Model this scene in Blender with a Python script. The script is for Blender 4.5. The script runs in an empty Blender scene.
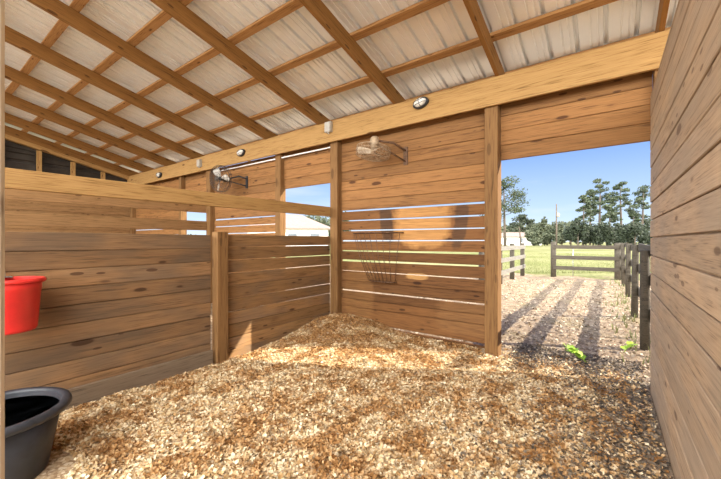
import bpy, math, random
import numpy as np
from mathutils import Vector, Matrix, noise as mnoise
random.seed(7); rng = np.random.default_rng(7)
C = bpy.context.scene.collection
PI = math.pi

# ------------------------------------------------------------------ camera, sky, sun, exposure
YAW = math.radians(36.0); EYE = 1.25; F = 341.0
cam_data = bpy.data.cameras.new('camera'); cam = bpy.data.objects.new('camera', cam_data); C.objects.link(cam)
cam.location = (0, 0, EYE); cam.rotation_euler = (PI/2, 0, YAW)
cam_data.sensor_width = 36; cam_data.lens = F/721*36; cam_data.shift_y = 1.5/721
cam_data.clip_start = 0.05; cam_data.clip_end = 2000
bpy.context.scene.camera = cam
vs = bpy.context.scene.view_settings
vs.view_transform = 'Standard'; vs.look = 'None'; vs.gamma = 1; vs.use_curve_mapping = False
vs.exposure = 0.98

SUN = Vector((0.83, 0.475, 0.57)).normalized()
sd = bpy.data.lights.new('sun', 'SUN'); sd.energy = 5.6; sd.angle = math.radians(0.5); sd.color = (1, .91, .76)
sun = bpy.data.objects.new('sun', sd); C.objects.link(sun); sun.rotation_euler = SUN.to_track_quat('Z', 'Y').to_euler()

w = bpy.data.worlds.new('sky'); bpy.context.scene.world = w; w.use_nodes = True
nt = w.node_tree; nt.nodes.clear()
def N(nt, t, **k):
    n = nt.nodes.new(t)
    for a, b in k.items():
        if a.startswith('i_'):
            n.inputs[int(a[2:]) if a[2:].isdigit() else a[2:].replace('_', ' ')].default_value = b
        else: setattr(n, a, b)
    return n
def math_(nt, op, a, b=None, c=None, clamp=False):
    n = nt.nodes.new('ShaderNodeMath'); n.operation = op; n.use_clamp = clamp
    for i, v in enumerate((a, b, c)):
        if v is None: continue
        if isinstance(v, (int, float)): n.inputs[i].default_value = v
        else: nt.links.new(v, n.inputs[i])
    return n.outputs[0]
def mixc(nt, f, a, b, mode='MIX'):
    n = nt.nodes.new('ShaderNodeMix'); n.data_type = 'RGBA'; n.blend_type = mode
    for i, v in ((0, f), (6, a), (7, b)):
        if isinstance(v, (int, float)): n.inputs[i].default_value = v
        elif isinstance(v, tuple): n.inputs[i].default_value = (*v[:3], 1)
        else: nt.links.new(v, n.inputs[i])
    return n.outputs[2]
def ramp(nt, fac, stops):
    n = nt.nodes.new('ShaderNodeValToRGB'); nt.links.new(fac, n.inputs[0])
    e = n.color_ramp.elements
    while len(e) < len(stops): e.new(0.5)
    for x, (p, c) in zip(e, stops):
        x.position = p; x.color = (*c, 1) if isinstance(c, tuple) else (c, c, c, 1)
    return n.outputs[0]
tc = N(nt, 'ShaderNodeTexCoord'); sx = N(nt, 'ShaderNodeSeparateXYZ'); nt.links.new(tc.outputs['Generated'], sx.inputs[0])
zz = sx.outputs[2]
grad = ramp(nt, zz, [(0.0, (.50, .58, .64)), (.07, (.34, .45, .60)), (.22, (.16, .27, .53)), (.6, (.075, .17, .46))])
mp = N(nt, 'ShaderNodeMapping'); mp.inputs['Scale'].default_value = (1.2, 1.2, 9); nt.links.new(tc.outputs['Generated'], mp.inputs[0])
cn = N(nt, 'ShaderNodeTexNoise', i_Scale=2.2, i_Detail=6.0); nt.links.new(mp.outputs[0], cn.inputs['Vector'])
cf = ramp(nt, cn.outputs[0], [(.50, 0.0), (.78, .6)])
front = mixc(nt, cf, grad, (.48, .52, .57))
# bright broken cloud added in the sky behind the viewer as interior fill light
back = math_(nt, 'MULTIPLY_ADD', sx.outputs[1], -1.6, .05, clamp=True)
cn2 = N(nt, 'ShaderNodeTexNoise', i_Scale=3.0, i_Detail=5.0); nt.links.new(tc.outputs['Generated'], cn2.inputs['Vector'])
cl = ramp(nt, cn2.outputs[0], [(.3, (2.1, 2.2, 2.3)), (.6, (5.4, 5.3, 5.1))])
skyc = mixc(nt, back, front, cl)
bg = N(nt, 'ShaderNodeBackground', i_Strength=1.0); nt.links.new(skyc, bg.inputs[0])
wo = N(nt, 'ShaderNodeOutputWorld'); nt.links.new(bg.outputs[0], wo.inputs[0])

# ------------------------------------------------------------------ mesh helpers
class MB:
    def __init__(s): s.v = []; s.f = []; s.sm = []
    def add(s, vs, fs, smooth=False):
        o = len(s.v); s.v += [tuple(p) for p in vs]
        s.f += [tuple(i+o for i in f) for f in fs]; s.sm += [smooth]*len(fs)
    def box(s, x0, x1, y0, y1, z0, z1, ch=0.0, M=None):
        """box with chamfered long (x) edges"""
        if ch <= 0:
            P = [(x, y, z) for x in (x0, x1) for y, z in ((y0, z0), (y1, z0), (y1, z1), (y0, z1))]; n = 4
        else:
            ring = [(y0+ch, z0), (y1-ch, z0), (y1, z0+ch), (y1, z1-ch), (y1-ch, z1), (y0+ch, z1), (y0, z1-ch), (y0, z0+ch)]
            P = [(x, y, z) for x in (x0, x1) for y, z in ring]; n = 8
        fs = [tuple(range(n-1, -1, -1)), tuple(range(n, 2*n))]
        for i in range(n):
            j = (i+1) % n; fs.append((i, j, j+n, i+n))
        if M is not None: P = [M @ Vector(p) for p in P]
        s.add(P, fs)
    def tube(s, pts, r, n=8, close=False, caps=True):
        pts = [Vector(p) for p in pts]; m = len(pts); V = []
        rr = r if isinstance(r, (list, tuple)) else [r]*m
        prev = None
        for i, p in enumerate(pts):
            if close: t = pts[(i+1) % m]-pts[i-1]
            else: t = pts[min(i+1, m-1)]-pts[max(i-1, 0)]
            t.normalize()
            if prev is None:
                u = t.orthogonal().normalized()
            else:
                u = (prev - t*prev.dot(t)).normalized()
            prev = u; v = t.cross(u)
            V += [p+rr[i]*(u*math.cos(2*PI*k/n)+v*math.sin(2*PI*k/n)) for k in range(n)]
        fs = []
        for i in range(m if close else m-1):
            a = i*n; b = ((i+1) % m)*n
            for k in range(n):
                l = (k+1) % n; fs.append((a+k, a+l, b+l, b+k))
        if caps and not close: fs += [tuple(range(n-1, -1, -1)), tuple(range((m-1)*n, m*n))]
        s.add(V, fs, True)
    def lathe(s, prof, n=32, M=None, sy=1.0):
        V = []; m = len(prof)
        for r, z in prof:
            V += [Vector((r*math.cos(2*PI*k/n), sy*r*math.sin(2*PI*k/n), z)) for k in range(n)]
        fs = []
        for i in range(m-1):
            for k in range(n):
                l = (k+1) % n; fs.append((i*n+k, i*n+l, (i+1)*n+l, (i+1)*n+k))
        if prof[0][0] > 1e-4 : fs.append(tuple(range(n-1, -1, -1)))
        if prof[-1][0] > 1e-4: fs.append(tuple(range((m-1)*n, m*n)))
        if M is not None: V = [M @ p for p in V]
        s.add(V, fs, True)
    def build(s, name, mat, parent=None, loc=(0, 0, 0), rot=(0, 0, 0)):
        me = bpy.data.meshes.new(name); me.from_pydata(s.v, [], s.f); me.update()
        me.polygons.foreach_set('use_smooth', s.sm)
        me.materials.append(mat)
        o = bpy.data.objects.new(name, me); C.objects.link(o); o.location = loc; o.rotation_euler = rot
        if parent is not None: o.parent = parent
        return o
def tag(o, label, cat, group=None, kind=None):
    o['label'] = label; o['category'] = cat
    if group: o['group'] = group
    if kind: o['kind'] = kind
    return o
def struct(o, label, cat='wall'):
    o['kind'] = 'structure'; o['label'] = label; o['category'] = cat; return o
def empty(name, loc=(0, 0, 0), rz=0):
    o = bpy.data.objects.new(name, None); C.objects.link(o); o.location = loc; o.rotation_euler = (0, 0, rz); return o

# ------------------------------------------------------------------ materials
def newmat(name):
    m = bpy.data.materials.new(name); m.use_nodes = True; nt = m.node_tree
    return m, nt, nt.nodes['Principled BSDF']
def plain(name, col, rough=.5, metal=0.0, nscale=20, var=.12, bump=0.0, spec=.5):
    m, nt, b = newmat(name)
    t = N(nt, 'ShaderNodeTexCoord'); n = N(nt, 'ShaderNodeTexNoise', i_Scale=float(nscale), i_Detail=4.0)
    nt.links.new(t.outputs['Object'], n.inputs['Vector'])
    c = ramp(nt, n.outputs[0], [(.3, tuple(max(0, x*(1-var)) for x in col)), (.7, tuple(min(1, x*(1+var)) for x in col))])
    nt.links.new(c, b.inputs['Base Color']); b.inputs['Roughness'].default_value = rough; b.inputs['Metallic'].default_value = metal
    b.inputs['Specular IOR Level'].default_value = spec
    if bump:
        bp = N(nt, 'ShaderNodeBump', i_Strength=bump, i_Distance=.01); nt.links.new(n.outputs[0], bp.inputs['Height']); nt.links.new(bp.outputs[0], b.inputs['Normal'])
    return m
TONE = .745
def wood(name, light, dark, grey=None, greyamt=0.0, knots=1.0, rough=.75, islandvar=.3, stains=None, stainlow=None):
    """lumber; local X runs along the grain"""
    light = tuple(x*TONE for x in light); dark = tuple(x*TONE*.95 for x in dark)
    if grey: grey = tuple(x*TONE for x in grey)
    m, nt, b = newmat(name)
    t = N(nt, 'ShaderNodeTexCoord'); g = N(nt, 'ShaderNodeNewGeometry')
    off = N(nt, 'ShaderNodeVectorMath', operation='ADD')
    sc = math_(nt, 'MULTIPLY', g.outputs['Random Per Island'], 37.0)
    cb = N(nt, 'ShaderNodeCombineXYZ'); 
    for i in range(3): nt.links.new(sc, cb.inputs[i])
    nt.links.new(t.outputs['Object'], off.inputs[0]); nt.links.new(cb.outputs[0], off.inputs[1])
    P = off.outputs[0]
    def noise(scale, s, detail=4.0, dist=0.0):
        mp = N(nt, 'ShaderNodeMapping'); mp.inputs['Scale'].default_value = scale; nt.links.new(P, mp.inputs[0])
        n = N(nt, 'ShaderNodeTexNoise', i_Scale=s, i_Detail=detail, i_Distortion=dist); nt.links.new(mp.outputs[0], n.inputs['Vector']); return n.outputs[0]
    g1 = noise((.8, 16, 16), 2.6, 6.0, 1.2); g2 = noise((3, 110, 110), 2.0, 4.0); g3 = noise((1, 2.5, 2.5), 1.8, 3.0)
    gg = math_(nt, 'ADD', math_(nt, 'MULTIPLY', g1, .5), math_(nt, 'MULTIPLY', g2, .5))
    col = ramp(nt, gg, [(.38, tuple(p*.65+q*.05 for p, q in zip(dark, light))), (.46, tuple((p*.45+q*.55) for p, q in zip(dark, light))), (.64, light)])
    if grey:
        gm = ramp(nt, g3, [(.5-greyamt*.35, 0.0), (.75-greyamt*.3, 1.0)])
        col = mixc(nt, math_(nt, 'MULTIPLY', gm, .75), col, mixc(nt, gg, tuple(x*.55 for x in grey), tuple(min(1, x*1.35) for x in grey)))
    # knots
    mp = N(nt, 'ShaderNodeMapping'); mp.inputs['Scale'].default_value = (2.6, 8, 8); nt.links.new(P, mp.inputs[0])
    vo = N(nt, 'ShaderNodeTexVoronoi', i_Scale=1.0); nt.links.new(mp.outputs[0], vo.inputs['Vector'])
    sel = N(nt, 'ShaderNodeSeparateColor'); nt.links.new(vo.outputs['Color'], sel.inputs[0])
    sz = math_(nt, 'MULTIPLY', math_(nt, 'SUBTRACT', sel.outputs[0], .42), .40)
    kd = math_(nt, 'SUBTRACT', sz, vo.outputs['Distance'])
    km = math_(nt, 'MULTIPLY', kd, 22.0, clamp=True); km2 = math_(nt, 'MULTIPLY_ADD', kd, 6.0, .35, clamp=True)
    km2 = math_(nt, 'MULTIPLY', km2, math_(nt, 'GREATER_THAN', sz, 0.0))
    col = mixc(nt, math_(nt, 'MULTIPLY', km2, .55*knots), col, tuple(x*.7 for x in dark))
    col = mixc(nt, math_(nt, 'MULTIPLY', km, .8*knots), col, (dark[0]*.3, dark[1]*.22, dark[2]*.2))
    mp = N(nt, 'ShaderNodeMapping'); mp.inputs['Scale'].default_value = (4.5, 15, 15); nt.links.new(P, mp.inputs[0])
    vo = N(nt, 'ShaderNodeTexVoronoi', i_Scale=1.0); nt.links.new(mp.outputs[0], vo.inputs['Vector'])
    sel = N(nt, 'ShaderNodeSeparateColor'); nt.links.new(vo.outputs['Color'], sel.inputs[0])
    kd = math_(nt, 'SUBTRACT', math_(nt, 'MULTIPLY', math_(nt, 'SUBTRACT', sel.outputs[1], .6), .6), vo.outputs['Distance'])
    col = mixc(nt, math_(nt, 'MULTIPLY', math_(nt, 'MULTIPLY', kd, 25.0, clamp=True), .75*knots), col, (dark[0]*.3, dark[1]*.22, dark[2]*.2))
    # each board a little lighter or darker
    iv = math_(nt, 'MULTIPLY_ADD', g.outputs['Random Per Island'], islandvar, 1-islandvar*.55)
    cbv = N(nt, 'ShaderNodeCombineXYZ')
    for i in range(3): nt.links.new(iv, cbv.inputs[i])
    col = mixc(nt, 1.0, col, cbv.outputs[0], 'MULTIPLY')
    if stains:
        ps = N(nt, 'ShaderNodeSeparateXYZ'); nt.links.new(g.outputs['Position'], ps.inputs[0])
        wn = N(nt, 'ShaderNodeTexNoise', i_Scale=7.0, i_Detail=5.0); nt.links.new(g.outputs['Position'], wn.inputs['Vector'])
        wob = math_(nt, 'MULTIPLY_ADD', wn.outputs[0], 1.5, -.75)
        for cx, cz, rx, rz, tilt, c, amt in stains:
            dz = math_(nt, 'SUBTRACT', ps.outputs[2], cz)
            dx = math_(nt, 'ADD', math_(nt, 'SUBTRACT', ps.outputs[0], cx), math_(nt, 'MULTIPLY', dz, tilt))
            ex = math_(nt, 'POWER', math_(nt, 'ABSOLUTE', math_(nt, 'DIVIDE', dx, rx)), 2.5); ez = math_(nt, 'POWER', math_(nt, 'ABSOLUTE', math_(nt, 'DIVIDE', dz, rz)), 4.0)
            e = math_(nt, 'SUBTRACT', 1.0, math_(nt, 'ADD', ex, ez))
            mk = math_(nt, 'MULTIPLY', math_(nt, 'ADD', e, wob), 1.8, clamp=True)
            col = mixc(nt, math_(nt, 'MULTIPLY', mk, amt), col, mixc(nt, 1.0, c, ramp(nt, gg, [(.3, .6), (.65, 1.25)]), 'MULTIPLY'))
    nt.links.new(col, b.inputs['Base Color']); b.inputs['Roughness'].default_value = rough
    b.inputs['Specular IOR Level'].default_value = .25
    bp = N(nt, 'ShaderNodeBump', i_Strength=.35, i_Distance=.004); nt.links.new(gg, bp.inputs['Height']); nt.links.new(bp.outputs[0], b.inputs['Normal'])
    return m

W_beam = wood('golden_pine', (.60, .36, .135), (.40, .21, .065), islandvar=.1)
W_raft = wood('orange_pine', (.40, .195, .055), (.25, .11, .028), islandvar=.12)
W_purl = wood('purlin_pine', (.60, .33, .13), (.38, .18, .06), islandvar=.2)
W_post = wood('post_pine', (.33, .175, .065), (.20, .095, .03), islandvar=.1, knots=.5)
W_left = wood('brown_weathered_boards', (.39, .215, .098), (.22, .115, .048), grey=(.17, .115, .072), greyamt=.35, islandvar=.45)
W_left2 = wood('tan_boards', (.43, .24, .10), (.26, .135, .055), grey=(.22, .15, .10), greyamt=.2, islandvar=.4)
W_far = wood('far_pine_boards', (.42, .235, .10), (.25, .13, .048), islandvar=.35)
W_upper = wood('warm_pine_boards', (.40, .195, .068), (.23, .10, .032), islandvar=.4)
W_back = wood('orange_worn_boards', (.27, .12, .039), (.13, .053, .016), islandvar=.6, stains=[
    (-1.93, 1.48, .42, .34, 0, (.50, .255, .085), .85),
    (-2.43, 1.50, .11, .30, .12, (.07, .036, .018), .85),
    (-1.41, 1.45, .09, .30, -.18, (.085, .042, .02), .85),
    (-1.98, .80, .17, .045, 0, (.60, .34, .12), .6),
    (-2.7, .9, .12, .35, 0, (.17, .08, .03), .4),
    (-1.25, .35, .5, .22, 0, (.24, .12, .045), .6),
    (-2.9, .5, .3, .5, 0, (.28, .14, .05), .5)])
W_right = wood('grey_tan_boards', (.68, .475, .30), (.41, .27, .165), grey=(.47, .36, .26), greyamt=.45, islandvar=.18, knots=.8)
W_jamb = wood('pale_grey_post', (.98, .88, .70), (.74, .65, .50), islandvar=.1)
W_kick = wood('grey_kick_board', (.31, .225, .15), (.20, .14, .09), islandvar=.1)
W_fence = wood('weathered_fence_wood', (.13, .11, .08), (.06, .05, .038), islandvar=.25, knots=.4)
W_fpale = wood('pale_fence_rail', (.32, .30, .26), (.22, .20, .17), islandvar=.2, knots=.3)
M_black = plain('black_plastic', (.02, .021, .024), .45)
M_tub = plain('charcoal_rubber', (.026, .029, .036), .42, nscale=14, var=.35, bump=.15)
M_red = plain('red_plastic', (.66, .03, .025), .35, nscale=9, var=.12)
M_steel = plain('galvanised_steel', (.45, .45, .44), .4, .8)
M_boxgrey = plain('grey_plastic', (.42, .39, .34), .55)
M_iron = plain('rusty_iron', (.12, .06, .03), .6, .3, nscale=40, var=.5)
M_cage = plain('dusty_cage_wire', (.42, .31, .20), .5, .4)
M_cagedk = plain('dark_cage_wire', (.07, .055, .045), .45, .4)
M_blade = plain('dusty_blade_plastic', (.62, .52, .40), .4)
M_bladew = plain('pale_blade_plastic', (.60, .56, .50), .35)
M_lens = plain('frosted_lens', (.82, .80, .74), .25, var=.04)
M_white = plain('white_wall_paint', (.82, .80, .76), .7, var=.05)
M_roof = plain('tan_shingles', (.24, .18, .15), .85, nscale=4, var=.15)
M_win = plain('dark_window', (.18, .2, .22), .15)
M_darkmetal = plain('dark_sheet_metal', (.045, .037, .03), .55, .3, nscale=3, var=.4)

def metal_roof():
    m, nt, b = newmat('galvanised_roof_sheet')
    t = N(nt, 'ShaderNodeTexCoord'); mp = N(nt, 'ShaderNodeMapping'); mp.inputs['Scale'].default_value = (1.3, .5, 1); nt.links.new(t.outputs['Object'], mp.inputs[0])
    n = N(nt, 'ShaderNodeTexNoise', i_Scale=2.0, i_Detail=5.0); nt.links.new(mp.outputs[0], n.inputs['Vector'])
    c = ramp(nt, n.outputs[0], [(.3, (.87, .92, .96)), (.6, (.95, .98, 1.0))])
    nt.links.new(c, b.inputs['Base Color']); b.inputs['Metallic'].default_value = .3; b.inputs['Roughness'].default_value = .27
    return m
M_sheet = metal_roof()

def ground_mat():
    m, nt, b = newmat('sand_and_grass')
    g = N(nt, 'ShaderNodeNewGeometry'); P = g.outputs['Position']
    def noise(s, d=5.0):
        n = N(nt, 'ShaderNodeTexNoise', i_Scale=s, i_Detail=d); nt.links.new(P, n.inputs['Vector']); return n.outputs[0]
    n1 = noise(1.1); n2 = noise(9.0); n3 = noise(45.0, 3.0); n4 = noise(.15)
    sand = mixc(nt, ramp(nt, n2, [(.38, 0.0), (.62, 1.0)]), (.29, .215, .15), (.50, .385, .265))
    sand = mixc(nt, ramp(nt, n3, [(.35, 0.0), (.6, .8)]), mixc(nt, 1.0, sand, (.62, .58, .54), 'MULTIPLY'), sand)
    sand = mixc(nt, ramp(nt, n1, [(.52, 0.0), (.66, .35)]), sand, (.16, .15, .06))
    grass = mixc(nt, ramp(nt, n2, [(.35, 0.0), (.65, 1.0)]), (.11, .13, .04), (.22, .22, .085))
    grass = mixc(nt, ramp(nt, n4, [(.4, 0.0), (.65, .6)]), grass, (.34, .31, .17))
    ps = N(nt, 'ShaderNodeSeparateXYZ'); nt.links.new(P, ps.inputs[0])
    yy = math_(nt, 'ADD', ps.outputs[1], math_(nt, 'MULTIPLY', n1, 3.0))
    ax = math_(nt, 'ABSOLUTE', math_(nt, 'ADD', ps.outputs[0], 1.2))
    f1 = math_(nt, 'MULTIPLY', math_(nt, 'SUBTRACT', yy, 15.6), 1.5, clamp=True)
    f2 = math_(nt, 'MULTIPLY', math_(nt, 'SUBTRACT', ax, 22), .3, clamp=True)
    f = math_(nt, 'MAXIMUM', f1, f2)
    nt.links.new(mixc(nt, f, sand, grass), b.inputs['Base Color']); b.inputs['Roughness'].default_value = .95; b.inputs['Specular IOR Level'].default_value = .1
    bp = N(nt, 'ShaderNodeBump', i_Strength=.5, i_Distance=.03)
    hh = math_(nt, 'ADD', n2, math_(nt, 'MULTIPLY', n3, .5)); nt.links.new(hh, bp.inputs['Height']); nt.links.new(bp.outputs[0], b.inputs['Normal'])
    return m
M_ground = ground_mat()
def shaving_mat():
    m, nt, b = newmat('wood_shavings')
    g = N(nt, 'ShaderNodeNewGeometry'); P = g.outputs['Position']
    def noise(s, d=4.0):
        n = N(nt, 'ShaderNodeTexNoise', i_Scale=s, i_Detail=d); nt.links.new(P, n.inputs['Vector']); return n.outputs[0]
    c = ramp(nt, g.outputs['Random Per Island'], [(0, (.31, .165, .055)), (.2, (.53, .35, .165)), (.6, (.71, .54, .32)), (1, (.87, .77, .56))])
    pt = math_(nt, 'ADD', math_(nt, 'MULTIPLY', noise(4.5), .7), math_(nt, 'MULTIPLY', noise(16.0), .3))
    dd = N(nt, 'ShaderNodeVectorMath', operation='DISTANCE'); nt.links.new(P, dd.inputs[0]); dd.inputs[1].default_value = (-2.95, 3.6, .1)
    pt = math_(nt, 'ADD', pt, math_(nt, 'MULTIPLY', math_(nt, 'SUBTRACT', 1.25, dd.outputs['Value'], clamp=True), .09))  # warm light on the shaded corner heap, put into the chip colour
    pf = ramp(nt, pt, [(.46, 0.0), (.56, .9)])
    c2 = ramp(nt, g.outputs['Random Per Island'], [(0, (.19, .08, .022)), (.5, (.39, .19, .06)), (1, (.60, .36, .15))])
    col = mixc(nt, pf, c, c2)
    nt.links.new(col, b.inputs['Base Color']); b.inputs['Roughness'].default_value = .8; b.inputs['Specular IOR Level'].default_value = .2
    return m
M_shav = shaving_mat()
def leaf_mat(name, a, bcol):
    m, nt, b = newmat(name)
    g = N(nt, 'ShaderNodeNewGeometry')
    c = ramp(nt, g.outputs['Random Per Island'], [(0, a), (1, bcol)])
    nt.links.new(c, b.inputs['Base Color']); b.inputs['Roughness'].default_value = .7
    return m
L_pine = leaf_mat('pine_needles', (.022, .036, .016), (.06, .08, .032))
L_dark = leaf_mat('dark_foliage', (.014, .022, .011), (.035, .048, .02))
L_soft = leaf_mat('olive_foliage', (.045, .06, .03), (.105, .115, .06))
L_weed = leaf_mat('bright_weed_leaf', (.16, .32, .02), (.40, .58, .05))
M_bark = plain('bark', (.11, .085, .065), .9, nscale=6, var=.4)

# ------------------------------------------------------------------ the ground
YB = 3.84     # inner face of the back posts
def wav(x, y): return .035*mnoise.noise(Vector((x*.7, y*.7, 3)))+.02*mnoise.noise(Vector((x*2.1, y*2.1, 9)))
def make_ground():
    xs = np.concatenate([np.linspace(-400, -14, 14), np.arange(-13, 6, .25), np.linspace(7, 400, 14)])
    ys = np.concatenate([np.linspace(-60, -1, 8), np.arange(-.5, 18, .25), np.linspace(19, 60, 14), np.linspace(70, 500, 10)])
    m = MB(); V = []
    for y in ys:
        for x in xs:
            k = min(1, max(0, (y-4.1)/1.0)) if y < 20 else 0
            V.append((x, y, -.03+wav(x, y)*k*1.3))
    nx = len(xs)
    fs = [(j*nx+i, j*nx+i+1, (j+1)*nx+i+1, (j+1)*nx+i) for j in range(len(ys)-1) for i in range(nx-1)]
    m.add(V, fs, True); o = m.build('floor', M_ground); struct(o, 'sandy ground and green pasture running out from the stall', 'ground')
make_ground()

# ------------------------------------------------------------------ walls of boards
def board_wall(name, mat, length, rows, th=.038, loc=(0, 0, 0), rz=0, parent=None, jitter=.002, tongues=True, sag=0.0):
    """rows: list of (z0, z1); local x along the wall, boards y 0..th"""
    m = MB(); rows = sorted(rows)
    for i, (a, b) in enumerate(rows):
        d = random.uniform(-jitter, jitter); t = random.uniform(-1, 1)*sag
        P = MB(); P.box(0, length, d, th+d, a, b, .0035)
        vs = [(x, y, z+(t if x > length/2 else -t)) for x, y, z in P.v]
        m.add(vs, P.f)
        if tongues and i+1 < len(rows) and rows[i+1][0]-b < .0115:
            m.box(.002, length-.002, th*.45, th*.75, b-.006, rows[i+1][0]+.006)
    return m.build(name, mat, parent, loc, (0, 0, rz))
def tight(z0, z1, pitch=.143, gap=.004):
    r = []; z = z0
    while z < z1-.02:
        r.append((z, min(z+pitch-gap, z1))); z += pitch
    return r

# back wall boards sit behind the posts (outer side)
YW = YB+.10
gaps = [(.075, .022), (.30, .004), (.41, .006), (.53, .017), (.67, .005), (.815, .010), (.965, .019), (1.108, .017), (1.255, .011), (1.40, .012), (1.545, .013), (1.69, .019)]
def panel_rows(low=.0):
    r = []; z = -.04
    for g, s in [(g, s*1.35) for g, s in gaps]:
        r.append((z, g-s/2)); z = g+s/2
    return r
struct(board_wall('wall_back', W_back, 2.13, panel_rows(), loc=(-3.21, YW, 0), sag=.004), 'orange worn horizontal boards with daylight slits behind the bedding')
struct(board_wall('wall_back_upper', W_upper, 2.13, tight(1.70, 2.99), loc=(-3.21, YW, 0), sag=.001), 'tight pine boards above the slitted boards of the back wall')
struct(board_wall('wall_back_header', W_upper, 1.27, tight(2.14, 2.78, .16), loc=(-.955, YW, 0), sag=.001), 'board header above the open stall doorway')
m_ = MB(); m_.box(0, 1.27, 0, .03, 2.74, 2.79)
# neighbour stall behind the left partition
struct(board_wall('wall_back_neighbour', W_upper, 2.0, panel_rows()+tight(1.70, 2.742), loc=(-6.60, YW, 0), sag=.004), 'slitted board back wall of the neighbouring stall')
struct(board_wall('wall_back_neighbour_header', W_upper, 1.10, tight(2.14, 2.86, .16), loc=(-4.47, YW, 0), sag=.001), 'board header above the neighbouring stall opening')
struct(board_wall('wall_back_far', W_upper, 2.8, panel_rows()+tight(1.70, 2.99), loc=(-10.7, YW, 0), sag=.004), 'slitted board back wall of the farthest stall')
struct(board_wall('wall_back_far_header', W_upper, 1.0, tight(2.14, 2.99, .16), loc=(-7.79, YW, 0), sag=.001), 'board header above the farthest stall opening')
struct(board_wall('wall_back_right', W_upper, 3.2, tight(-.04, 2.99), loc=(.46, YW, 0), sag=.001), 'board back wall beyond the right partition')
# right partition
struct(board_wall('wall_right', W_right, 5.4, tight(-.04, 2.48, .147, .009), loc=(.29, 3.80, 0), rz=-PI/2, th=-.0+.038, jitter=.0015, sag=.001), 'tall grey tan plank partition on the right')
# left partition: nearer divider and farther fixed part
struct(board_wall('wall_left', W_left, 3.4, tight(-.09, 1.32, .141, .005), loc=(-3.342, -1.45, 0), rz=PI/2, sag=.003), 'dark weathered plank partition behind the buckets')
struct(board_wall('wall_left_far', W_left2, 1.70, [(a, b-(.006 if k in (3, 4, 6, 7, 9) else 0)) for k, (a, b) in enumerate(tight(-.09, 1.33, .142, .005))], loc=(-3.352, 2.14, 0), rz=PI/2, sag=.004, tongues=False), 'lighter plank partition between divider post and corner post')
m = MB(); m.box(0, 3.85, 0, .03, -.03, .125, .006); o = m.build('baseboard_left', W_kick, None, (-3.30, -1.9, 0), (0, 0, PI/2)); struct(o, 'grey kick board along the foot of the left partition')
# farther partitions
struct(board_wall('wall_partition_far', W_far, 5.4, tight(-.05, 1.33)+[(1.47, 1.66), (1.83, 1.98)], loc=(-6.73, -1.56, 0), rz=PI/2, sag=.003), 'second plank partition seen between the rail and the near partition')
struct(board_wall('wall_end', W_far, 6.34, tight(-.05, 2.3), loc=(-10.62, -2.4, 0), rz=PI/2), 'plank end wall of the barn')

# ------------------------------------------------------------------ posts
def post(x0, x1, y0, y1, z0, z1, label, mat=W_post, name='post', group='barn posts'):
    m = MB(); m.box(0, z1-z0, -(x1-x0)/2, (x1-x0)/2, -(y1-y0)/2, (y1-y0)/2, .006)
    m.v = [(y, z, x) for x, y, z in m.v]; m.f = [tuple(f) for f in m.f]
    # local x runs up the post: rotate the object so the grain follows it
    m2 = MB(); m2.box(0, z1-z0, -(x1-x0)/2, (x1-x0)/2, -(y1-y0)/2, (y1-y0)/2, .006)
    m2.v = [(x, y, z) for x, y, z in m2.v]
    R = Matrix(((0, 1, 0), (0, 0, 1), (1, 0, 0)))
    o = m2.build(name, mat); o.matrix_world = Matrix.Translation(((x0+x1)/2, (y0+y1)/2, z0)) @ R.to_4x4()
    return tag(o, label, 'post', group)
post(-3.352, -3.212, YB, YB+.137, -.05, 2.985, 'brown corner post where the left partition meets the back wall')
post(-1.098, -.958, YB-.02, YB+.137, -.05, 2.985, 'tall sunlit post at the left edge of the open stall doorway')
post(.318, .455, YB-.02, YB+.137, -.05, 2.985, 'narrow reddish post at the right edge of the stall doorway')
post(-4.60, -4.47, YB+.01, YB+.137, -.05, 2.985, 'post at the left edge of the window-like opening in the next stall')
post(-6.75, -6.602, YB, YB+.137, -.05, 2.985, 'corner post beside the dark wall fan in the next stall')
post(-7.90, -7.795, YB, YB+.137, -.05, 2.985, 'distant post left of the smallest bright opening')
post(-10.58, -10.45, YB, YB+.1, -.05, 2.985, 'corner post at the barn end wall')
post(-3.375, -3.275, 1.985, 2.115, -.05, 1.345, 'short divider post halfway along the left plank partition')
post(-.985, -.875, .030, .1205, -.05, 3.55, 'pale grey post close by at the left edge of the view', W_jamb)
# ------------------------------------------------------------------ eave beam, rail
m = MB(); m.box(0, 14.6, 0, .038, 2.70, 3.0, .004)
tag(m.build('eave_beam', W_beam, None, (-10.6, YB-.062, 0)), 'long golden pine beam carrying the rafters along the back wall', 'beam')
m = MB(); m.box(0, 5.4, 0, .04, 1.61, 1.75, .004)
tag(m.build('partition_rail', W_beam, None, (-3.31, -1.6, 0), (0, 0, PI/2)), 'single pale pine rail running above the left partition', 'rail')
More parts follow.
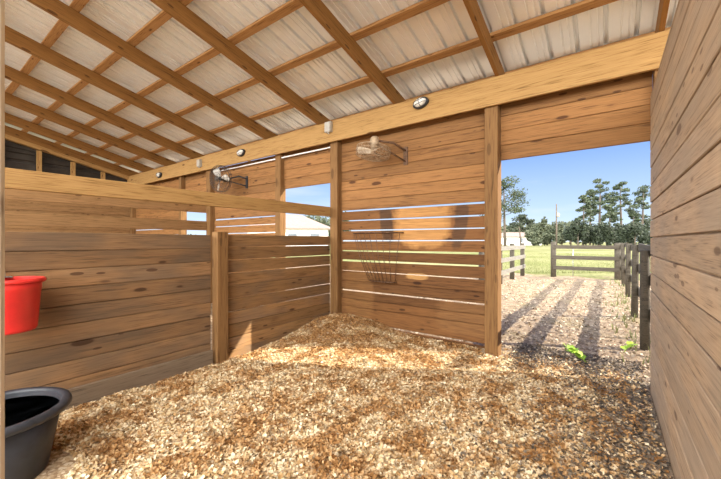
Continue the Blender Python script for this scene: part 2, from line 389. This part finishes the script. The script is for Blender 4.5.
# ------------------------------------------------------------------ roof
S = .235; ANG = math.atan(S)
def zr(y): return EYE+1.74+S*(YB-y)       # underside of the rafters
RD = .185; YE = 4.35; YF = -1.0           # rafter depth, eave and front end
RX = [(3.6, 'rafter beyond the right plank wall'), (2.3, 'rafter hidden over the stall to the right'), (.36, 'rightmost rafter, just over the top of the grey plank wall'), (-.955, 'rafter meeting the beam over the doorway post'), (-2.21, 'rafter meeting the beam beside the oval light'),
      (-3.53, 'long rafter meeting the beam above the corner post'), (-4.78, 'first rafter beyond the left partition'), (-5.98, 'second rafter beyond the left partition'), (-7.20, 'third rafter beyond the left partition'),
      (-8.40, 'fourth rafter beyond the left partition'), (-9.58, 'last full rafter before the dark end wall'), (-10.52, 'end rafter resting on the sloping plate of the stud framing')]
Lr = (YE-YF)/math.cos(ANG)
Rm = Matrix.Rotation(PI/2, 4, 'Z') @ Matrix.Rotation(0, 4, 'X')
def sloped(o, x, y, z):
    """local x -> down the slope (+y), local z -> roof normal"""
    ex = Vector((0, math.cos(ANG), -math.sin(ANG))); ez = Vector((0, math.sin(ANG), math.cos(ANG))); ey = ez.cross(ex)
    M = Matrix((ex, ey, ez)).transposed().to_4x4(); o.matrix_world = Matrix.Translation((x, y, z)) @ M
for x, lab in RX[0:1]+RX[2:]:
    m = MB(); m.box(0, Lr, -.02, .02, 0, RD, .003)
    o = m.build('rafter', W_raft); sloped(o, x, YF, zr(YF)); tag(o, lab, 'rafter', 'sloping roof rafters')
zt = RD/math.cos(ANG)
PY = [4.12, 3.51, 2.89, 2.31, 1.74, 1.19, .62, .02, -.58]
ORD = ['outermost eave', 'first', 'second', 'third', 'fourth', 'fifth', 'sixth', 'seventh', 'eighth']
for k, y in enumerate(PY):
    m = MB(); m.box(0, 14.7, -.045, .045, 0, .038, .002)
    o = m.build('purlin', W_purl); yy = y
    ex = Vector((1, 0, 0)); ez = Vector((0, math.sin(ANG), math.cos(ANG))); ey = ez.cross(ex)
    M = Matrix((ex, ey, ez)).transposed().to_4x4(); o.matrix_world = Matrix.Translation((-10.65, yy, zr(yy)+zt+.001)) @ M
    tag(o, (ORD[k]+' purlin up from the back wall beam' if k else 'eave purlin outside the back wall under the roof edge'), 'purlin', 'flat purlins across the rafters')
# corrugated sheet: profile repeats every 229 mm
m = MB(); prof = []
x = -10.75
while x < 4.1:
    prof += [(x, 0), (x+.075, 0), (x+.078, .008), (x+.092, .008), (x+.095, 0), (x+.135, 0), (x+.138, .008), (x+.152, .008), (x+.155, 0), (x+.178, 0), (x+.186, .040), (x+.211, .040), (x+.219, 0)]
    x += .229
V = []; L0, L1 = 0, Lr+.05
for X in (L0, L1):
    V += [(X, -px, pz) for px, pz in prof]
n = len(prof)
m.add(V, [(i, i+1, i+1+n, i+n) for i in range(n-1)])
o = m.build('ceiling', M_sheet); sloped(o, 0, YF, zr(YF)+zt+.045)
sm = o.modifiers.new('thickness', 'SOLIDIFY'); sm.thickness = .001
struct(o, 'ribbed galvanised sheet roof seen from below', 'roof')

# end wall framing above the boards: studs and sloping plate, dark ribbed sheet behind
e = empty('end_wall_frame', (-10.54, 0, 0))
tag(e, 'pale stud framing with dark openings under the roof at the far left', 'framing')
for k in range(7):
    y = .16+.61*k
    mm = MB(); mm.box(0, zr(y)-2.3-.11, -.045, .045, -.02, .02); oo = mm.build('stud', W_beam, e, (0, y, 2.3))
    oo.rotation_euler = (0, -PI/2, 0)
mm = MB(); mm.box(0, 4.4/math.cos(ANG), -.05, .05, -.045, .045); oo = mm.build('sloping_plate', W_beam, e)
ex = Vector((0, math.cos(ANG), -math.sin(ANG))); ez = Vector((0, math.sin(ANG), math.cos(ANG))); ey = ez.cross(ex)
oo.matrix_world = Matrix.Translation((0, -.5, zr(-.5)-.047)) @ Matrix((ex, ey, ez)).transposed().to_4x4()
m = MB(); prof = []; z = 2.2
while z < 4.2:
    prof += [(z, 0), (z+.14, 0), (z+.16, .03), (z+.2, .03), (z+.22, 0)]; z += .22
# ribs run along y
V = [(-yy_, yv, zz_) for yv in (-1.0, 3.9) for zz_, yy_ in prof]
n = len(prof)
# follow the roof slope at the top
V = [(a, b, min(c, zr(b)+.19)) for a, b, c in V]
m.add(V, [(i, i+1, i+1+n, i+n) for i in range(n-1)])
struct(m.build('wall_end_sheet', M_darkmetal, None, (-10.66, 0, 0)), 'dark ribbed sheet metal behind the end wall studs')

# ------------------------------------------------------------------ bedding
def bed_h(x, y):
    h = .035+.02*mnoise.noise(Vector((x*1.3, y*1.3, 0)))+.022*mnoise.noise(Vector((x*4, y*4, 5)))+.008*mnoise.noise(Vector((x*11, y*11, 7)))
    h += .17*math.exp(-(((x+3.0)/.75)**2+((y-3.70)/.60)**2))
    h -= .045*math.exp(-(((x+3.30)/.30)**2))*min(1, max(0, 3.0-y))
    k = 1.0
    k *= min(1, max(0, (.35-x)/.45)) if x > -.25 else 1
    if y > 3.55: k *= min(1, max(0, (4.25-y)/.7)) if x > -1.0 else 1
    return h*k - .015*(1-k) - .012
def bare(x, y):     # share of floor left without shavings
    f = 0
    if x > -.65: f = max(f, min(1, (x+.65)/.85)*.75)
    if y > 3.25 and x > -1.1: f = max(f, min(1, (y-3.25)/1.1))
    if y > 4.7: f = 1
    return f
nx, ny = 92, 120
xs = np.linspace(-3.30, .285, nx); ys = np.linspace(-.9, 4.25, ny)
V = []
for y in ys:
    for x in xs:
        V.append((x, min(y, YW-.005) if x < -1.0 else y, bed_h(x, y)))
m = MB(); m.add(V, [(j*nx+i, j*nx+i+1, (j+1)*nx+i+1, (j+1)*nx+i) for j in range(ny-1) for i in range(nx-1)], True)
def bedbase_mat():
    m, nt, b = newmat('fine_shavings_and_dirt')
    g = N(nt, 'ShaderNodeNewGeometry'); P = g.outputs['Position']
    vo = N(nt, 'ShaderNodeTexVoronoi', i_Scale=70.0); nt.links.new(P, vo.inputs['Vector'])
    s = N(nt, 'ShaderNodeSeparateColor'); nt.links.new(vo.outputs['Color'], s.inputs[0])
    c = ramp(nt, s.outputs[0], [(0, (.26, .15, .07)), (.5, (.50, .34, .19)), (1, (.74, .60, .42))])
    d = ramp(nt, s.outputs[1], [(0, (.09, .07, .055)), (1, (.30, .24, .18))])
    ps = N(nt, 'ShaderNodeSeparateXYZ'); nt.links.new(P, ps.inputs[0])
    nn = N(nt, 'ShaderNodeTexNoise', i_Scale=5.0, i_Detail=4.0); nt.links.new(P, nn.inputs['Vector'])
    a = math_(nt, 'MULTIPLY_ADD', ps.outputs[0], 1.3, .45)
    b_ = math_(nt, 'MULTIPLY_ADD', ps.outputs[1], .9, -3.3)
    right = math_(nt, 'MULTIPLY', math_(nt, 'ADD', ps.outputs[0], 1.1), 8.0, clamp=True)
    b_ = math_(nt, 'MULTIPLY', b_, right)
    f = math_(nt, 'ADD', math_(nt, 'MAXIMUM', a, b_), math_(nt, 'MULTIPLY_ADD', nn.outputs[0], 1.6, -.7), clamp=True)
    nt.links.new(mixc(nt, f, c, d), b.inputs['Base Color']); b.inputs['Roughness'].default_value = .9
    bp = N(nt, 'ShaderNodeBump', i_Strength=.8, i_Distance=.01); nt.links.new(s.outputs[2], bp.inputs['Height']); nt.links.new(bp.outputs[0], b.inputs['Normal'])
    return m
o = m.build('bedding_bed', bedbase_mat()); tag(o, 'thick bed of fine shavings heaped into the back left corner', 'bedding', kind='stuff')

def flakes(name, n, sampler, size, mat, label, cat, lift=.003, tilt=.42):
    """n curled chips as one mesh, six vertices each"""
    pts = []
    while len(pts) < n:
        p = sampler()
        if p: pts.append(p)
    P = np.array(pts); n = len(P)
    L = rng.uniform(size[0], size[1], n); Wd = L*rng.uniform(.35, .8, n)
    a = rng.uniform(0, 2*PI, n); 
    nx_ = rng.normal(0, tilt, n); ny_ = rng.normal(0, tilt, n); nz = np.ones(n)
    Nn = np.stack([nx_, ny_, nz], 1); Nn /= np.linalg.norm(Nn, axis=1)[:, None]
    U = np.stack([np.cos(a), np.sin(a), np.zeros(n)], 1); U -= Nn*(U*Nn).sum(1)[:, None]; U /= np.linalg.norm(U, axis=1)[:, None]
    W = np.cross(Nn, U)
    Z = np.abs(Nn[:, :2]).sum(1)*L*.35
    P = P.copy(); P[:, 2] += lift+Z*.6
    curl = (rng.uniform(-.3, .35, n)*L)[:, None]*Nn
    l2 = (L/2)[:, None]*U; w2 = (Wd/2)[:, None]*W
    V = np.stack([P-l2-w2+curl, P-l2+w2+curl, P-w2*1.1, P+w2*1.1, P+l2-w2+curl, P+l2+w2*.8+curl], 1).reshape(-1, 3)
    base = (np.arange(n)*6)[:, None]
    Fs = np.concatenate([base+np.array([[0, 2, 3, 1]]), base+np.array([[2, 4, 5, 3]])], 1).reshape(-1, 4)
    me = bpy.data.meshes.new(name); me.vertices.add(len(V)); me.vertices.foreach_set('co', V.astype(np.float32).ravel())
    me.loops.add(Fs.size); me.loops.foreach_set('vertex_index', Fs.astype(np.int32).ravel())
    me.polygons.add(len(Fs)); me.polygons.foreach_set('loop_start', (np.arange(len(Fs))*4).astype(np.int32)); me.polygons.foreach_set('loop_total', np.full(len(Fs), 4, np.int32))
    me.update(calc_edges=True); me.materials.append(mat)
    o = bpy.data.objects.new(name, me); C.objects.link(o); tag(o, label, cat, kind='stuff'); return o
def samp_bed():
    # most chips where they show: inside the stall, spread evenly
    x = random.uniform(-3.28, .27); y = random.uniform(.2, 4.5)
    if x < -1.1 and y > YW-.02: return None
    if x*x+y*y < .8: return None
    if -1.15 < x < -.92 and YB-.06 < y < YB+.17: return None
    if math.hypot(x+2.47, y-.34) < .27: return None
    if random.random() < bare(x, y): return None
    return (x, y, bed_h(x, min(y, 4.2)))
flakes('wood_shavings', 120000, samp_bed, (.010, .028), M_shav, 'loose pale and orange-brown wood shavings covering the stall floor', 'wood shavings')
M_straw = leaf_mat('dry_straw_bits', (.22, .16, .10), (.64, .52, .37))
M_dirtbit = leaf_mat('dark_dirt_bits', (.05, .04, .03), (.22, .17, .12))
def samp_yard():
    y = 3.9+random.random()**1.7*9; x = random.uniform(-3.5, .9)
    return (x, y, -.03+wav(x, y)*min(1, max(0, (y-4.1)))*1.3)
def samp_dirt():
    x = random.uniform(-.9, .27); y = random.uniform(.6, 4.6)
    if x*x+y*y < .8 or random.random() > bare(x, y)+.1: return None
    return (x, y, bed_h(x, min(y, 4.2)))
flakes('yard_litter', 16000, samp_yard, (.012, .045), M_straw, 'dry straw bits scattered over the sandy yard', 'straw')
flakes('dirt_crumbs', 9000, samp_dirt, (.008, .03), M_dirtbit, 'dark dirt crumbs along the foot of the right wall', 'dirt')

# ------------------------------------------------------------------ tub and bucket
t = empty('feed_tub', (-2.575, .31, .0)); t.scale = (.96, .96, .95); tag(t, 'large charcoal rubber tub standing on the shavings at lower left', 'tub')
m = MB(); m.lathe([(.215, .0), (.22, .01), (.285, .375), (.275, .378), (.21, .03), (.0, .025)], 48); m.build('tub_body', M_tub, t)
m = MB(); m.lathe([(.283, .352), (.300, .345), (.322, .352), (.328, .368), (.322, .384), (.305, .392), (.285, .390), (.276, .378), (.283, .352)], 56)
o = m.build('rim', M_tub, t); o['label'] = 'rolled blue-grey rim'
for a in (1.9, 1.9+PI):
    m = MB(); c = Vector((.262*math.cos(a), .262*math.sin(a), .30)); tt = Vector((-math.sin(a), math.cos(a), 0))
    m.tube([c-tt*.05+Vector((0, 0, .04)), c-tt*.035, c+tt*.035, c+tt*.05+Vector((0, 0, .04))], .006)
    m.build('handle', M_steel, t)
b = empty('hanging_bucket', (-3.135, .45, .665)); tag(b, 'red plastic bucket hanging on the left partition above the tub', 'bucket')
m = MB(); m.lathe([(.118, .0), (.128, .004), (.135, .02), (.152, .27), (.156, .275), (.157, .335), (.150, .337), (.128, .02), (0, .015)], 48, sy=1.0); m.build('bucket_body', M_red, b)
m = MB(); m.lathe([(.153, .318), (.172, .315), (.178, .322), (.178, .333), (.170, .342), (.150, .342), (.153, .318)], 48); m.build('rim', M_red, b)
m = MB(); m.box(-.17, -.10, -.03, .03, .342, .345); m.tube([(-.17, 0, .33), (-.188, 0, .40), (-.150, 0, .34)], .005); m.build('hook', M_steel, b)

# ------------------------------------------------------------------ hay rack
h = empty('wall_hay_rack', (-2.56, YW, .70)); tag(h, 'rusty wire hay rack on the slitted back wall', 'hay rack')
m = MB()
top = []
for k in range(13):
    u = -1+2*k/12; top.append((u*.40, -.02-.20*(1-u*u)**.6, .66))
m.tube(top, .007, 6); m.tube([(-.40, -.012, .66), (.40, -.012, .66)], .006, 6); m.build('top_hoop', M_iron, h); m = MB()
bot = []
for k in range(9):
    u = -1+2*k/8; bot.append((u*.22+.08, -.02-.06*(1-u*u)**.6, .0))
m.tube(bot, .007, 6); m.tube([bot[0], bot[-1]], .006, 6); m.build('bottom_hoop', M_iron, h)
for k in range(9):
    u = -.95+1.9*k/8
    m = MB(); a = Vector((u*.40, -.02-.20*(1-u*u)**.6, .66)); c = Vector((u*.22+.08, -.02-.06*(1-u*u)**.6, 0)); mid = (a+c)/2+Vector((0, -.03, 0))
    m.tube([a, mid, c], .0042, 6); m.build('wire', M_iron, h)

# ------------------------------------------------------------------ fans
def fan(name, loc, face, R, cage, blade, label, wallpt):
    """face = direction the fan blows"""
    q = Vector(face).to_track_quat('Z', 'Y').to_matrix().to_4x4()
    T = Matrix.Translation(loc) @ q
    root = empty(name, loc); tag(root, label, 'fan', 'wall fans')
    Ti = Matrix.Translation(-Vector(loc)) @ T
    def put(mb, nm, mat):
        mb.v = [tuple(Ti @ Vector(p)) for p in mb.v]; return mb.build(nm, mat, root)
    m = MB()
    for r, z in ((R, 0), (R*.97, .05), (R*.97, -.05), (R*.72, .075), (R*.72, -.075), (R*.45, .085), (R*.22, .09)):
        m.tube([(r*math.cos(2*PI*k/32), r*math.sin(2*PI*k/32), z) for k in range(32)], .0045 if r > R*.9 else .0035, 6, close=True)
    for k in range(28):
        a = 2*PI*k/28; c, s = math.cos(a), math.sin(a)
        m.tube([(c*r, s*r, z) for r, z in ((R*.15, .09), (R*.45, .085), (R*.72, .075), (R*.97, .05), (R, 0), (R*.97, -.05), (R*.72, -.075), (R*.2, -.085))], .0022, 4)
    put(m, 'cage', cage)
    m = MB(); m.lathe([(0, .095), (R*.16, .092), (R*.17, .083), (0, .083)], 20); put(m, 'badge', cage)
    for k in range(3):
        m = MB(); a0 = 2*PI*k/3; V = []
        for i in range(7):
            r = R*(.12+.8*i/6); wd = .25+.55*math.sin(PI*min(1, i/6*.8+.1))
            for j in range(5):
                a = a0+wd*(j/4-.5); V.append((r*math.cos(a), r*math.sin(a), .03*(j/4-.5)*2))
        m.add(V, [(i*5+j, (i+1)*5+j, (i+1)*5+j+1, i*5+j+1) for i in range(6) for j in range(4)], True)
        o = put(m, 'blade', blade); o.modifiers.new('thickness', 'SOLIDIFY').thickness = .003
    m = MB(); m.lathe([(0, .03), (R*.13, .03), (R*.14, .0), (R*.14, -.03), (.03, -.03), (.055, -.08), (.06, -.16), (.045, -.19), (0, -.195)], 24); put(m, 'motor', M_black if cage is M_cagedk else M_cage)
    m = MB(); bk = Ti @ Vector((0, 0, -.15)); wp = Vector(wallpt)-Vector(loc)
    m.tube([bk, bk*.4+wp*.6+Vector((0, 0, .05)), wp], .014, 8); m.tube([bk+Vector((0, 0, -.03)), wp+Vector((0, 0, -.14))], .010, 8)
    m.box(wp.x-.03, wp.x+.03, wp.y-.008, wp.y+.008, wp.z-.18, wp.z+.05); m.build('bracket', M_black if cage is M_cagedk else M_iron, root)
    return root
fan('wall_fan', (-2.43, 3.62, 2.39), (-.08, -.12, -1.0), .22, M_cage, M_blade, 'dusty tan wall fan tipped downward on the boards under the beam', (-2.13, YW-.009, 2.42))
fan('wall_fan', (-5.80, 3.58, 2.40), (.12, -1.0, -.12), .245, M_cagedk, M_bladew, 'dark caged wall fan in the next stall, above the left rail', (-5.50, YW-.009, 2.42))

# ------------------------------------------------------------------ bulkhead lights and junction boxes on the beam
YF_ = YB-.062
def bulkhead(x, z, label):
    r = empty('bulkhead_light', (x, YF_, z)); tag(r, label, 'light', 'oval lights on the beam')
    M = Matrix.Rotation(PI/2, 4, 'X') @ Matrix.Rotation(math.radians(12), 4, 'Z')
    m = MB(); m.lathe([(.085, 0.001), (.100, .004), (.102, .035), (.086, .045), (.080, .044)], 32, M, .62); m.build('housing', M_black, r)
    m = MB(); m.lathe([(.080, .040), (.076, .060), (.055, .078), (.02, .084), (0, .085)], 32, M, .62); m.build('lens', M_lens, r)
    m = MB()
    for y in (-.02, .02):
        m.tube([M @ Vector(p) for p in ((-.088, y, .046), (-.05, y, .084), (.05, y, .084), (.088, y, .046))], .0035, 6)
    m.tube([M @ Vector(p) for p in ((0, -.057, .046), (0, -.03, .092), (0, .03, .092), (0, .057, .046))], .0035, 6)
    m.build('guard', M_black, r)
bulkhead(-1.83, 2.915, 'oval black-rimmed light on the beam nearest the doorway')
bulkhead(-5.42, 2.86, 'oval black-rimmed light on the beam above the next stall')
bulkhead(-8.65, 2.82, 'oval black-rimmed light on the beam farthest left')
def jbox(x, z, label):
    m = MB(); m.box(-.055, .055, -.055, 0, -.075, .075, .008); m.box(-.045, .045, -.062, -.055, -.065, .065, .002)
    m.tube([(0, -.028, -.075), (0, -.028, -.10)], .012, 8)
    tag(m.build('junction_box', M_boxgrey, None, (x, YF_-.001, z)), label, 'electrical box', 'grey boxes on the beam')
jbox(-3.30, 2.91, 'grey electrical box on the beam above the corner post'); jbox(-6.85, 2.86, 'grey electrical box on the beam above the next stall corner')
# white conduit under the beam at the opening
m = MB(); m.tube([(-6.5, YB+.05, 2.66), (-3.36, YB+.05, 2.66)], .012, 8)
tag(m.build('conduit', M_white), 'thin white conduit running below the beam in the next stall', 'conduit')

# ------------------------------------------------------------------ fences
def plank(name, p0, p1, hgt, th, mat, parent):
    p0 = Vector(p0); p1 = Vector(p1); d = p1-p0; L = d.length
    m = MB(); m.box(0, L, -th/2, th/2, -hgt/2, hgt/2, .004); o = m.build(name, mat, parent, p0, (0, -math.asin(d.z/L), math.atan2(d.y, d.x))); return o
def fpost(p, hgt, s, mat, parent, lean=0):
    m = MB(); n = 10
    m.tube([(0, 0, -.15), (lean*.5, 0, hgt*.5), (lean, 0, hgt-.01), (lean, 0, hgt)], [s, s*.98, s*.95, s*.8], 10); o = m.build('post', mat, parent, p); return o
fr = empty('paddock_fence', (.355, 9.5, 0)); tag(fr, 'dark weathered three-rail fence running away beside the right wall', 'fence', 'paddock fences')
ysr = [5.3, 7.35, 9.7, 12.2, 14.3]
for i, y in enumerate(ysr):
    fpost((0, y-9.5, -.03), 1.22 if i else 1.17, .05, W_fence, fr, random.uniform(-.03, .03))
for z in (.40, .78, 1.13):
    q = [4.1]+ysr
    for a, b_ in zip(q[:-1], q[1:]):
        plank('rail', (.065, a-9.5, z+random.uniform(-.02, .02)), (.065, b_-9.5, z+random.uniform(-.03, .03)), .13, .035, W_fence, fr)
fg = empty('paddock_gate', (-.65, 14.05, 0)); tag(fg, 'dark three-rail fence panel closing the far end of the yard', 'fence', 'paddock fences')
fpost((-.95, 0, -.03), 1.25, .09, W_fence, fg); fpost((.90, 0, -.03), 1.22, .09, W_fence, fg)
for z in (.30, .67, 1.04): plank('rail', (-.95, -.08, z), (.95, -.08, z+.0), .13, .035, W_fence, fg)
m = MB(); m.tube([(-.35, 0, 0), (-.35, 0, 1.0)], .012); m.build('stay_wire', M_steel, fg)
fl = empty('paddock_fence', (-2.6, 12, 0)); tag(fl, 'pale-railed fence on the left side of the yard beyond the doorway post', 'fence', 'paddock fences')
for y in (-1.4, 0.2, 1.9, -3.2): fpost((.0, y, -.03), 1.2, .075, W_fence, fl)
for z in (.32, .68, 1.03):
    for a, b_ in ((-3.2, -1.4), (-1.4, .2), (.2, 1.9)): plank('rail', (.09, a, z), (.09, b_, z), .13, .035, W_fpale, fl)

# ------------------------------------------------------------------ vegetation
def at(u, Z):
    """ground point that stands on the ray of photo column u at depth Z"""
    d = (u-360.5)/F; return (Z*(d*math.cos(YAW)-math.sin(YAW)), Z*(d*math.sin(YAW)+math.cos(YAW)))
def leafcloud(m, c, r, n, s):
    for _ in range(n):
        d = Vector((random.gauss(0, 1), random.gauss(0, 1), random.gauss(0, 1))).normalized()*(random.random()**.45)
        p = Vector(c)+Vector((d.x*r[0], d.y*r[1], d.z*r[2]))
        a = Vector((random.gauss(0, 1), random.gauss(0, 1), random.gauss(0, .6))).normalized(); b = a.orthogonal().normalized()
        k = s*random.uniform(.6, 1.4)
        m.add([p-a*k, p+b*k*.6, p+a*k, p-b*k*.6], [(0, 1, 2, 3)])
def pine(u, Z, h, spread, label, leaf=L_pine, low=.45, clumps=22, name='pine_tree', density=105):
    x, y = at(u, Z); r = empty(name, (x, y, 0)); tag(r, label, 'tree', 'trees beyond the pasture')
    m = MB(); bend = random.uniform(-.4, .4)
    m.tube([(0, 0, -.2), (bend*.5, 0, h*.5), (bend, 0, h*.96)], [h*.016+.06, h*.012+.03, .04], 8)
    cr = MB(); br = m
    for k in range(clumps):
        f = low+(1-low)*(k+.5)/clumps; a = random.uniform(0, 2*PI)
        wdt = spread*(1-((f-low)/(1-low))**1.6*.75)*random.uniform(.35, 1)
        c = Vector((bend*f+math.cos(a)*wdt, math.sin(a)*wdt, h*f+wdt*.25))
        br.tube([(bend*f, 0, h*f), (bend*f+math.cos(a)*wdt*.5, math.sin(a)*wdt*.5, h*f+wdt*.08), c], [.05, .03, .015], 4)
        q = spread*random.uniform(.18, .34); leafcloud(cr, c, (q*1.25, q*1.25, q*.6), density, Z*.0028)
    cr.build('crown', leaf, r); br.build('trunk', M_bark, r)
def bush(u, Z, h, wd, label, leaf, name='tree', n=9):
    x, y = at(u, Z); r = empty(name, (x, y, 0)); tag(r, label, 'tree', 'trees beyond the pasture')
    m = MB(); m.tube([(0, 0, -.1), (0, 0, h*.6)], [h*.03, h*.015], 6); m.build('trunk', M_bark, r)
    cr = MB()
    for k in range(n):
        a = random.uniform(0, 2*PI); q = wd*random.uniform(.35, .6); d = wd*random.uniform(0, .8); zc = h*random.uniform(.25, .78)
        leafcloud(cr, (math.cos(a)*d, math.sin(a)*d, zc), (q, q, h*.25), 230, Z*.0032)
    cr.build('crown', leaf, r)
pine(505, 46, 9.2, 3.6, 'spreading pine just right of the doorway post', low=.4, clumps=24, density=190)
pine(521, 60, 5.6, 2.6, 'small round-topped palm-like tree behind the left yard fence', L_dark, low=.55, clumps=12)
pine(583, 96, 14, 3.0, 'pine left of the tallest pine beyond the gate', low=.2)
pine(599, 80, 15.6, 3.2, 'tallest pine at the middle of the far group', low=.35)
pine(609, 100, 14, 3.0, 'thin pine between the two tallest pines', low=.3)
pine(622, 80, 14.8, 3.0, 'tall pine second from the right of the far group', low=.4)
pine(642, 90, 15.5, 3.6, 'pine half hidden behind the edge of the right wall', low=.25)
pine(590, 112, 18.0, 2.8, 'pine standing behind the tallest pine', low=.5)
pine(633, 112, 11, 3.2, 'low pine behind the gap between the right-hand pines', low=.2)
for k, (u, Z, hh) in enumerate([(571, 84, 5.6), (578, 73, 5.9), (586, 86, 5.4), (593, 74, 5.0), (600, 87, 5.6), (607, 73, 5.5), (614, 88, 5.0), (621, 74, 4.8), (628, 86, 5.6), (635, 73, 5.6), (643, 84, 6.2)]):
    bush(u, Z, hh, 1.75, 'dense dark tree in the thicket under the far pines, '+['leftmost', 'second', 'third', 'fourth', 'fifth', 'sixth', 'seventh', 'eighth', 'ninth', 'tenth', 'rightmost'][k]+' of the row', L_dark)
for k, (u, Z, hh, wdd) in enumerate([(497, 122, 8.5, 3.2), (508, 136, 9, 3.4), (520, 122, 8.5, 3.2), (531, 138, 9.5, 3.2), (541, 122, 9.8, 3), (551, 138, 8.8, 3), (561, 122, 8.4, 3), (570, 138, 9.2, 3), (533, 90, 4.2, 2.3), (547, 92, 3.5, 2.3), (562, 90, 3.6, 2.3)]):
    bush(u, Z, hh, wdd, 'soft olive tree, '+['first', 'second', 'third', 'fourth', 'fifth', 'sixth', 'seventh', 'eighth', 'low first', 'low second', 'low third'][k]+' from the left beyond the pasture', L_soft)
bush(326, 49, 4.7, 1.8, 'leafy tree at the right of the white house', L_soft)
bush(320, 64, 6.0, 2.6, 'leafy tree behind the ridge end of the white house', L_soft)
bush(304, 74, 7.4, 3.5, 'leafy tree behind the middle of the white house', L_soft)
bush(338, 56, 6.0, 2.4, 'leafy tree hidden by the corner post', L_soft)
bush(196, 50, 3.4, 4.0, 'green tree seen through the smallest opening', L_soft)
# utility pole
x, y = at(556.5, 62); p = empty('utility_pole', (x, y, 0)); tag(p, 'thin grey utility pole standing in the pasture', 'pole')
m = MB(); m.tube([(0, 0, -.3), (0, 0, 8.0)], [.15, .10], 8); m.build('pole', M_bark, p)
m = MB(); m.tube([(.28, 0, 5.6), (.28, 0, 6.3)], .2, 10); m.tube([(0, 0, 6.1), (.28, 0, 6.1)], .05, 6); m.build('transformer', M_boxgrey, p)
# grass tufts
def tufts(name, n, samp, hh, mat, label):
    m = MB()
    for _ in range(n):
        x, y = samp(); z = -.03
        for k in range(4):
            a = random.uniform(0, 2*PI); l = hh*random.uniform(.5, 1.3); d = Vector((math.cos(a), math.sin(a), 0)); s = Vector((-d.y, d.x, 0))*l*.08
            b0 = Vector((x, y, z)); m.add([b0-s, b0+s, b0+d*l*.35+Vector((0, 0, l))], [(0, 1, 2)])
    tag(m.build(name, mat), label, 'grass', kind='stuff')
L_grass = leaf_mat('pasture_grass', (.12, .14, .04), (.30, .30, .12))
def s1():
    Z = 13.5+random.random()**1.5*22; return at(random.uniform(495, 655), Z)
tufts('grass', 9000, lambda: (lambda p: p if p[1] > 14.2 else (p[0], 14.2+random.random()*3))(s1()), .07, L_grass, 'short green pasture grass beyond the yard fence')
tufts('fence_weeds', 160, lambda: (.30+random.gauss(0, .16), random.uniform(4.3, 13.5)), .10, L_grass, 'sparse weeds at the foot of the right yard fence')
def weed(x, y, s, ang, label, nl=9):
    r = empty('weed', (x, y, -.02)); tag(r, label, 'plant', 'weeds in the yard')
    m = MB(); d = Vector((math.cos(ang), math.sin(ang), 0)); tip = d*s+Vector((0, 0, s*.35)); m.tube([(0, 0, 0), tip*.5+Vector((0, 0, s*.12)), tip], .004, 5); m.build('stem', L_weed, r)
    m = MB(); sd_ = Vector((-d.y, d.x, 0))
    for k in range(nl):
        t_ = (k+1)/nl; c = tip*t_+Vector((0, 0, s*.1)); q = (sd_*random.uniform(-1, 1)+d*random.uniform(-.2, 1)+Vector((0, 0, random.uniform(.1, .6)))).normalized(); l = s*.45; wv = q.cross(Vector((0, 0, 1))).normalized()*l*.42
        m.add([c, c+q*l*.5+wv, c+q*l, c+q*l*.5-wv], [(0, 1, 2, 3)])
    o = m.build('leaves', L_weed, r)
x, y = at(586, 3.58); weed(x, y, .20, math.radians(150), 'bright yellow-green weed lying in the yard in front of the doorway', 26)
x, y = at(624, 3.9); weed(x, y, .16, math.radians(60), 'smaller green weed near the foot of the right yard fence', 7)

# ------------------------------------------------------------------ houses
def house(u, Z, wd, dp, ez_, rz_, rot, label, ln=0):
    x, y = at(u, Z); r = empty('house', (x, y, 0), rot); tag(r, label, 'house')
    m = MB(); m.box(-wd/2, wd/2, -dp/2, dp/2, -.1, ez_); m.build('walls', M_white, r)
    o_ = .45; m = MB(); a = wd/2+o_; b = dp/2+o_; rl = max(.2, wd/2-dp/2)
    m.add([(-a, -b, ez_), (a, -b, ez_), (a, b, ez_), (-a, b, ez_), (-rl, 0, rz_), (rl, 0, rz_), (-a, -b, ez_-.15), (a, -b, ez_-.15), (a, b, ez_-.15), (-a, b, ez_-.15)],
          [(0, 1, 5, 4), (1, 2, 5), (2, 3, 4, 5), (3, 0, 4), (0, 6, 7, 1), (1, 7, 8, 2), (2, 8, 9, 3), (3, 9, 6, 0), (6, 9, 8, 7)])
    m.build('roof', M_roof, r)
    for wx in (-wd*.3, .05*wd, wd*.33):
        m = MB(); m.box(wx-.5, wx+.5, -dp/2-.06, -dp/2-.01, .9, 2.1); m.build('window', M_win, r)
house(290, 42, 9, 6.5, 2.75, 4.5, YAW+.15, 'white house with a tan hip roof seen through the next stall opening')
house(513, 108, 14, 8, 2.6, 4.0, YAW, 'small pale house far across the pasture')
